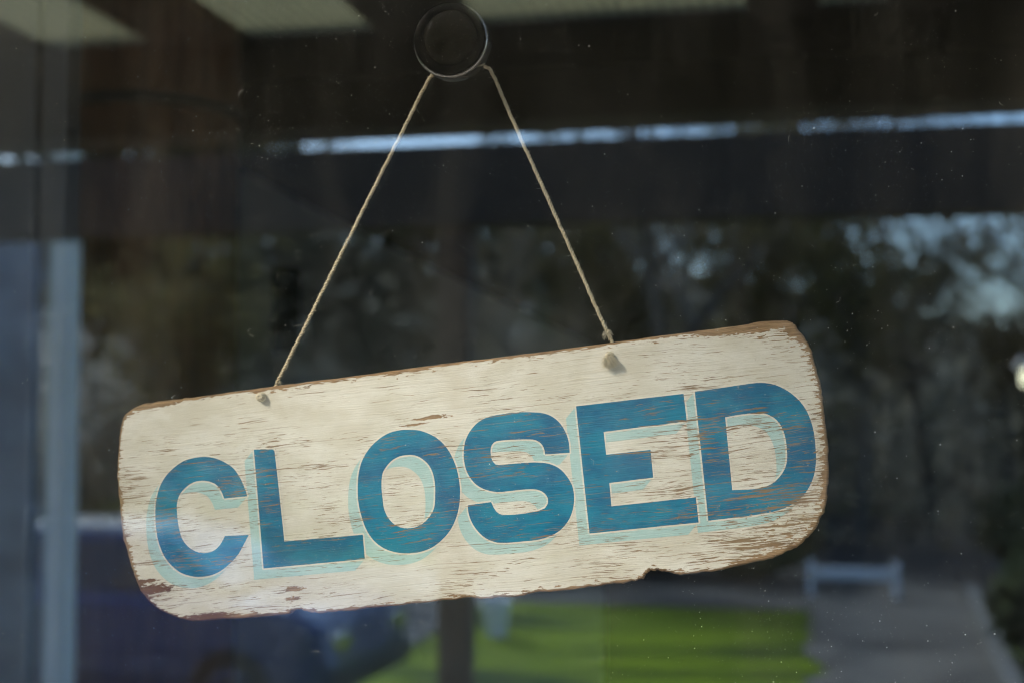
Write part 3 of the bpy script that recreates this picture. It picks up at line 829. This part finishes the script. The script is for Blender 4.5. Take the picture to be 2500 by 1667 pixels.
M_aqua = paint_mat('aqua_shade_paint', (0.42, 0.62, 0.61), (0.52, 0.70, 0.68), (0.70, 0.72, 0.62), 0.5, (0.34, 0.46, 0.40), 0.3)
M_blue_l = paint_mat('blue_letter_paint', (0.0, 0.13, 0.275), (0.001, 0.225, 0.37), (0.50, 0.58, 0.55), 0.75, (0.01, 0.10, 0.22), 0.3)

sign = thing('closed_sign', 'weathered cream wooden board hanging askew, painted CLOSED in blue capitals', 'sign', SIGN_AT, (0, -SIGN_TURN, 0))

# board: painted face, rounded rim, back
inset = 1.5
inner = [outline[i] - onorm[i] * inset for i in range(NB)]
grid = []
x = -225.0
while x < 205:
    z = -76.0
    while z < 70:
        q = Vector((x + rr.uniform(-0.5, 0.5), z + rr.uniform(-0.5, 0.5)))
        grid.append(q)
        z += 3.2
    x += 3.2
lo, hi = Vector((-222, -73)), Vector((201, 65))
def inside_poly(p, l):
    c = False
    for i in range(len(l)):
        a, b = l[i - 1], l[i]
        if (a.y > p.y) != (b.y > p.y) and p.x < (b.x - a.x) * (p.y - a.y) / (b.y - a.y) + a.x:
            c = not c
    return c
keep = []
for q in grid:
    if inside_poly(q, coarse):
        d = seg_dist(q, coarse)
        if d > 3.2:
            keep.append(q)
for i in range(0, NB, 2):       # two extra rings so that the rubbed edge resolves
    for dd in (2.9,):
        q = outline[i] - onorm[i] * dd
        if inside_poly(q, coarse) and seg_dist(q, coarse) > dd * 0.8:
            keep.append(q)
fv, ff = fill([inner], keep)
mb = MB()
S = 0.001
mb.v = [(p.x * S, 0.0, p.y * S) for p in fv]
mb.f = [tuple(f) for f in ff]
edge_vals = [seg_dist(p, coarse) for p in fv]
TH = 8.0
base = len(mb.v)
rings = [(1.5, 0.0), (0.75, 0.22), (0.2, 0.75), (0.0, 1.5), (0.0, TH - 1.2), (0.9, TH)]
for ins, dep in rings:
    for i in range(NB):
        q = outline[i] - onorm[i] * ins
        mb.v.append((q.x * S, dep * S, q.y * S))
        edge_vals.append(max(0.0, ins - 0.75) if dep < 1 else 0.0)
for j in range(len(rings) - 1):
    for i in range(NB):
        a, b = base + j * NB + i, base + j * NB + (i + 1) % NB
        mb.f.append((a, b, b + NB, a + NB))
mb.f.append(tuple(base + (len(rings) - 1) * NB + i for i in range(NB)))
board = mb.obj('board', M_cream, sign)
with_edge(board, edge_vals)

def layer(name, vf, lift, mat, parent):
    v, f = vf
    mb = MB()
    mb.v = [(p.x * S, -lift * S, p.y * S) for p in v]
    mb.f = [tuple(q) for q in f]
    o = mb.obj(name, mat, parent)
    with_edge(o, [min(12.0, seg_dist(p, coarse)) for p in v])
    return o

for ch in 'CLOSED':
    loops = [smooth_loop([(x, z) for x, z in l], 38, 5) for l in LETTERS[ch]]
    o = layer('letter', (fill(loops)), 0.24, M_blue_l, sign)
    o['label'] = 'blue painted capital letter ' + ch
    layer('keyline', grown(loops, 0.95), 0.16, M_key, o)
    layer('drop_shade', swept(loops, (-6.6, -6.2)), 0.08, M_aqua, o)

# ------------------------------------------------------------------ suction hook, twine
M_rubber = plain('black_glossy_rubber', (0.002, 0.002, 0.002), 0.35)
M_pad = plain('smoky_vinyl', (0.010, 0.009, 0.006), 0.5)
CUP = (-0.1998, 0.0, 1.7688)
for q_ in (M_rubber, M_pad):
    q_.node_tree.nodes['Principled BSDF'].inputs['Specular IOR Level'].default_value = 0.06
    q_.node_tree.nodes['Principled BSDF'].inputs['Roughness'].default_value = 0.12
cup = thing('suction_hook', 'round black suction cup hook stuck on the glass holding the twine', 'hook', CUP)
MB().lathe([(0.0166, 0.0012), (0.0205, 0.0006), (0.0212, 0.0012), (0.0214, 0.003), (0.0205, 0.0045), (0.0160, 0.006), (0.0001, 0.007)], (0, 0, 0), 'Y', 64).obj('cup', M_rubber, cup, smooth=True)
MB().lathe([(0.0001, 0.0005), (0.0120, 0.0005), (0.0142, 0.0008), (0.0158, 0.0022), (0.0166, 0.0040)], (0.0002, 0, 0.0014), 'Y', 64).obj('contact_pad', M_pad, cup, smooth=True)
MB().lathe([(0.0213, 0.0046), (0.0222, 0.0050), (0.0225, 0.0062), (0.0225, 0.0150), (0.0218, 0.0165), (0.0001, 0.0168)], (0, 0, 0), 'Y', 64).obj('cap', M_chrome_dark, cup, smooth=True)
MB().tube([(0.001, 0.0165, -0.004), (0.001, 0.024, -0.006), (0.001, 0.030, -0.009), (0.001, 0.031, -0.003), (0.001, 0.031, 0.004)], [0.0022, 0.0022, 0.002, 0.0018, 0.0012], 10).obj('hook', M_chrome_dark, cup, smooth=True)

def twine_mat(name, a, b, thin=False):
    m, t, p = new_mat(name)
    tc = t.n('TexCoord')
    f = t.noise(tc.outputs['Object'], 900, 3, 0.7)
    g = t.noise(tc.outputs['Object'], 60, 2)
    col = t.mix(t.ramp(f, 0.3, 0.7), c4(a), c4(b))
    t.put(p.inputs['Base Color'], t.mix(t.math('MULTIPLY', g, 0.4), col, c4((0.38, 0.26, 0.14))))
    p.inputs['Roughness'].default_value = 0.95
    p.inputs['Specular IOR Level'].default_value = 0.1
    if thin:                                # single fibres let light through
        tr, mx = t.n('BsdfTranslucent'), t.n('MixShader')
        tr.inputs[0].default_value = c4(b)
        mx.inputs[0].default_value = 0.45
        t.t.links.new(p.outputs[0], mx.inputs[1])
        t.t.links.new(tr.outputs[0], mx.inputs[2])
        t.t.links.new(mx.outputs[0], t.t.nodes['Material Output'].inputs[0])
    return m
M_twine = twine_mat('jute_twine', (0.62, 0.53, 0.36), (0.78, 0.70, 0.52))
M_fibre = twine_mat('jute_fibre', (0.84, 0.78, 0.64), (0.92, 0.88, 0.76), True)  # colour lightened against self-shadow among the fibres
M_knot = twine_mat('jute_knot', (0.76, 0.68, 0.50), (0.84, 0.77, 0.61))  # same jute, lightened to make up for the knots' own shade

def onsign(xmm, zmm, y=0.0):
    c, s = math.cos(SIGN_TURN), math.sin(SIGN_TURN)
    return Vector((SIGN_AT[0] + (c * xmm - s * zmm) * S, SIGN_AT[1] + y, SIGN_AT[2] + (s * xmm + c * zmm) * S))

cord = thing('twine', 'thin fuzzy jute twine looped over the hook, knotted through the board', 'twine', CUP)
def loc(p):
    return Vector(p) - Vector(CUP)
hookp = Vector((CUP[0] + 0.000, 0.0265, CUP[2] - 0.0045))
kl, kr = onsign(-124.2, 57.3), onsign(86.6, 56.6)
bl_, br_ = onsign(-119.5, 60.0, 0.0098), onsign(87.2, 62.0, 0.0098)
tl_, tr_ = onsign(-119.4, 62.4, 0.0094), onsign(87.4, 65.0, 0.0094)

def ply(path, r_):
    """two strands twisted round each other along the path"""
    pts, ln = [], 0.0
    P = [Vector(p) for p in path]
    dense, arc = [], []
    for i in range(len(P) - 1):
        n = max(2, int((P[i + 1] - P[i]).length / 0.0006))
        for k in range(n):
            dense.append(P[i].lerp(P[i + 1], k / n))
    dense.append(P[-1])
    rw = random.Random(5)
    wob = [Vector((0, 0, 0))]
    for _ in dense:
        wob.append(wob[-1] * 0.93 + Vector((rw.gauss(0, 1), rw.gauss(0, 1) * 0.4, rw.gauss(0, 1))) * 0.00004)
    mb = MB()
    for ph in (0, math.pi):
        q = []
        rad = []
        s = 0.0
        for i, p in enumerate(dense):
            d = (dense[min(i + 1, len(dense) - 1)] - dense[max(i - 1, 0)]).normalized()
            a = d.orthogonal().normalized() if abs(d.y) > 0.9 else d.cross(Vector((0, 1, 0))).normalized()
            b = d.cross(a)
            th = s / 0.0042 * 2 * math.pi + ph
            q.append(p + wob[i] + (a * math.cos(th) + b * math.sin(th)) * r_ * 0.46)
            rad.append(r_ * 0.68 * (1 + 0.16 * math.sin(i * 0.37 + ph) + rw.uniform(-0.1, 0.1)))
            s += 0.0006
        mb.tube(q, rad, 6)
    return mb, dense
for path in ([kl + Vector((0.0004, 0.001, 0.0)), kl + Vector((0.0005, 0.0095, 0.0005)), bl_, tl_, hookp.lerp(tl_, 0.06) + Vector((-0.0115, 0, 0)), hookp + Vector((-0.0035, 0, 0)), hookp + Vector((0, 0, 0.0008))],
             [kr + Vector((0.0, 0.001, 0.0)), kr + Vector((0.0003, 0.0095, 0.0005)), br_, tr_, hookp.lerp(tr_, 0.05) + Vector((0.0145, 0, 0)), hookp + Vector((0.0045, 0, 0)), hookp + Vector((0, 0, 0.0008))]):
    mb, dense = ply([loc(p) for p in path], 0.00105)
    st = mb.obj('strand', M_twine, cord, smooth=True)
    fz = MB()
    rw = random.Random(len(dense))
    for _ in range(260):
        p0 = rw.choice(dense[40:-20])
        a = rw.uniform(0, 6.283)
        d0 = Vector((math.cos(a), rw.uniform(-0.6, 0.2), math.sin(a))).normalized()
        ln = rw.uniform(0.0011, 0.0026) * (1.8 if rw.random() < 0.08 else 1)
        bend = Vector((rw.uniform(-1, 1), rw.uniform(-0.5, 0.2), rw.uniform(-1, 0.6))) * ln * 0.7
        fz.tube([p0, p0 + d0 * ln * 0.6, p0 + d0 * ln + bend], [0.00009, 0.00008, 0.00003], 3, cap=False)
    f = fz.obj('fuzz', M_fibre, st)
    f['kind'] = 'stuff'

# left knot: a round overhand knot with a dark eye
def knot(at, loops, r_, turn, seed):
    rw = random.Random(seed)
    mb = MB()
    for R_, ry, tilt, yoff in loops:
        q = []
        for k in range(21):
            a = 2 * math.pi * k / 20
            v = Vector((math.cos(a) * R_, -yoff + math.sin(a + tilt) * ry, math.sin(a) * R_ * 0.95))
            q.append(loc(at) + v)
        mb.tube(q, r_, 8, cap=False)
    return mb
kn = knot(kl, [(0.0020, 0.0006, 0.4, 0.0012), (0.0017, 0.0005, 2.4, 0.0026), (0.0011, 0.0003, 1.2, 0.0038)], 0.00105, 0, 1).obj('knot', M_knot, cord, smooth=True)
kn2 = knot(kr, [(0.0019, 0.0006, 0.2, 0.0012), (0.0015, 0.0007, 2.0, 0.0028)], 0.00105, 0, 2).obj('knot', M_knot, cord, smooth=True)
def tuft(at, n, d, spread, ln, seed, yoff):
    rw = random.Random(seed)
    fz = MB()
    for _ in range(n):
        v = (Vector(d) + Vector((rw.gauss(0, spread), rw.gauss(0, 0.2), rw.gauss(0, spread * 0.55)))).normalized()
        l_ = ln * rw.uniform(0.6, 1.15)
        p0 = loc(at) + Vector((rw.gauss(0, 0.0005), -yoff + rw.gauss(0, 0.0005), rw.gauss(0, 0.0005)))
        p1 = p0 + v * l_ * 0.55 + Vector((0, -0.0008, 0.0004))
        p2 = p0 + v * l_ + Vector((0, 0.0006, -0.0006))
        fz.tube([p0, p1, p2], [0.00020, 0.00020, 0.00010], 3, cap=False)
    return fz
f = tuft(kr, 260, (0.05, -0.22, -0.80), 0.42, 0.0062, 3, 0.0026).obj('frayed_end', M_fibre, kn2)
f['kind'] = 'stuff'
f['label'] = 'frayed brush of twine fibres at the right knot'
mid = tr_ + (hookp + Vector((0.0145, 0, 0)) - tr_).normalized() * 0.0055
f = tuft(mid, 46, (0.0, -0.1, -0.25), 0.9, 0.0036, 4, 0.0).obj('frayed_whisker', M_fibre, cord)
f['kind'] = 'stuff'
f = tuft(tl_ + Vector((0.0022, 0, 0.0042)), 12, (0.7, -0.1, -0.7), 0.35, 0.0040, 5, 0.0).obj('frayed_whisker', M_fibre, cord)
f['kind'] = 'stuff'

# ------------------------------------------------------------------ dust on the outside of the glass
def dust():
    rw = random.Random(99)
    mb = MB()
    YG = -0.0041
    clusters = [(rw.uniform(-0.48, 0.11), rw.uniform(1.40, 1.81), rw.uniform(0.008, 0.07)) for _ in range(40)]
    clusters += [(-0.33, 1.75, 0.07), (-0.26, 1.72, 0.06), (-0.25, 1.66, 0.06), (-0.10, 1.70, 0.09)]
    for _ in range(11000):
        if rw.random() < 0.55:
            cx, cz, s = rw.choice(clusters)
            x, z = rw.gauss(cx, s), rw.gauss(cz, s)
        else:
            x, z = rw.uniform(-0.52, 0.14), rw.uniform(1.38, 1.83)
        s = 0.00007 + 0.00004 * rw.paretovariate(1.9)
        s = min(s, 0.00042)
        a = rw.uniform(0, 3.14)
        e = rw.uniform(0.4, 1.0)
        u, v = Vector((math.cos(a), 0, math.sin(a))) * s, Vector((-math.sin(a), 0, math.cos(a))) * s * e
        c = Vector((x, YG, z))
        mb.add([c + u, c + v, c - u, c - v, c + Vector((0, -s * 0.7, 0)), c + Vector((0, s * 0.3, 0))],
               [(0, 1, 4), (1, 2, 4), (2, 3, 4), (3, 0, 4), (1, 0, 5), (2, 1, 5), (3, 2, 5), (0, 3, 5)])
    for _ in range(24):     # short lint hairs
        x, z = rw.uniform(-0.5, 0.12), rw.uniform(1.40, 1.82)
        a, ln = rw.uniform(0, 6.28), rw.uniform(0.0008, 0.0028)
        k = rw.uniform(-1.2, 1.2)
        p0 = Vector((x, YG, z))
        p1 = p0 + Vector((math.cos(a), -0.05, math.sin(a))) * ln
        p2 = p1 + Vector((math.cos(a + k), 0.02, math.sin(a + k))) * ln
        mb.tube([p0, p1, p2], 0.00006, 3, cap=False)
    return mb
d_o = dust().obj('dust', mottled('pale_dust', (0.28, 0.26, 0.21), (0.62, 0.58, 0.50), 300.0, 0.9), None)
d_o['kind'] = 'stuff'
d_o['label'] = 'pale dust specks and lint on the window glass'
d_o['category'] = 'dust'
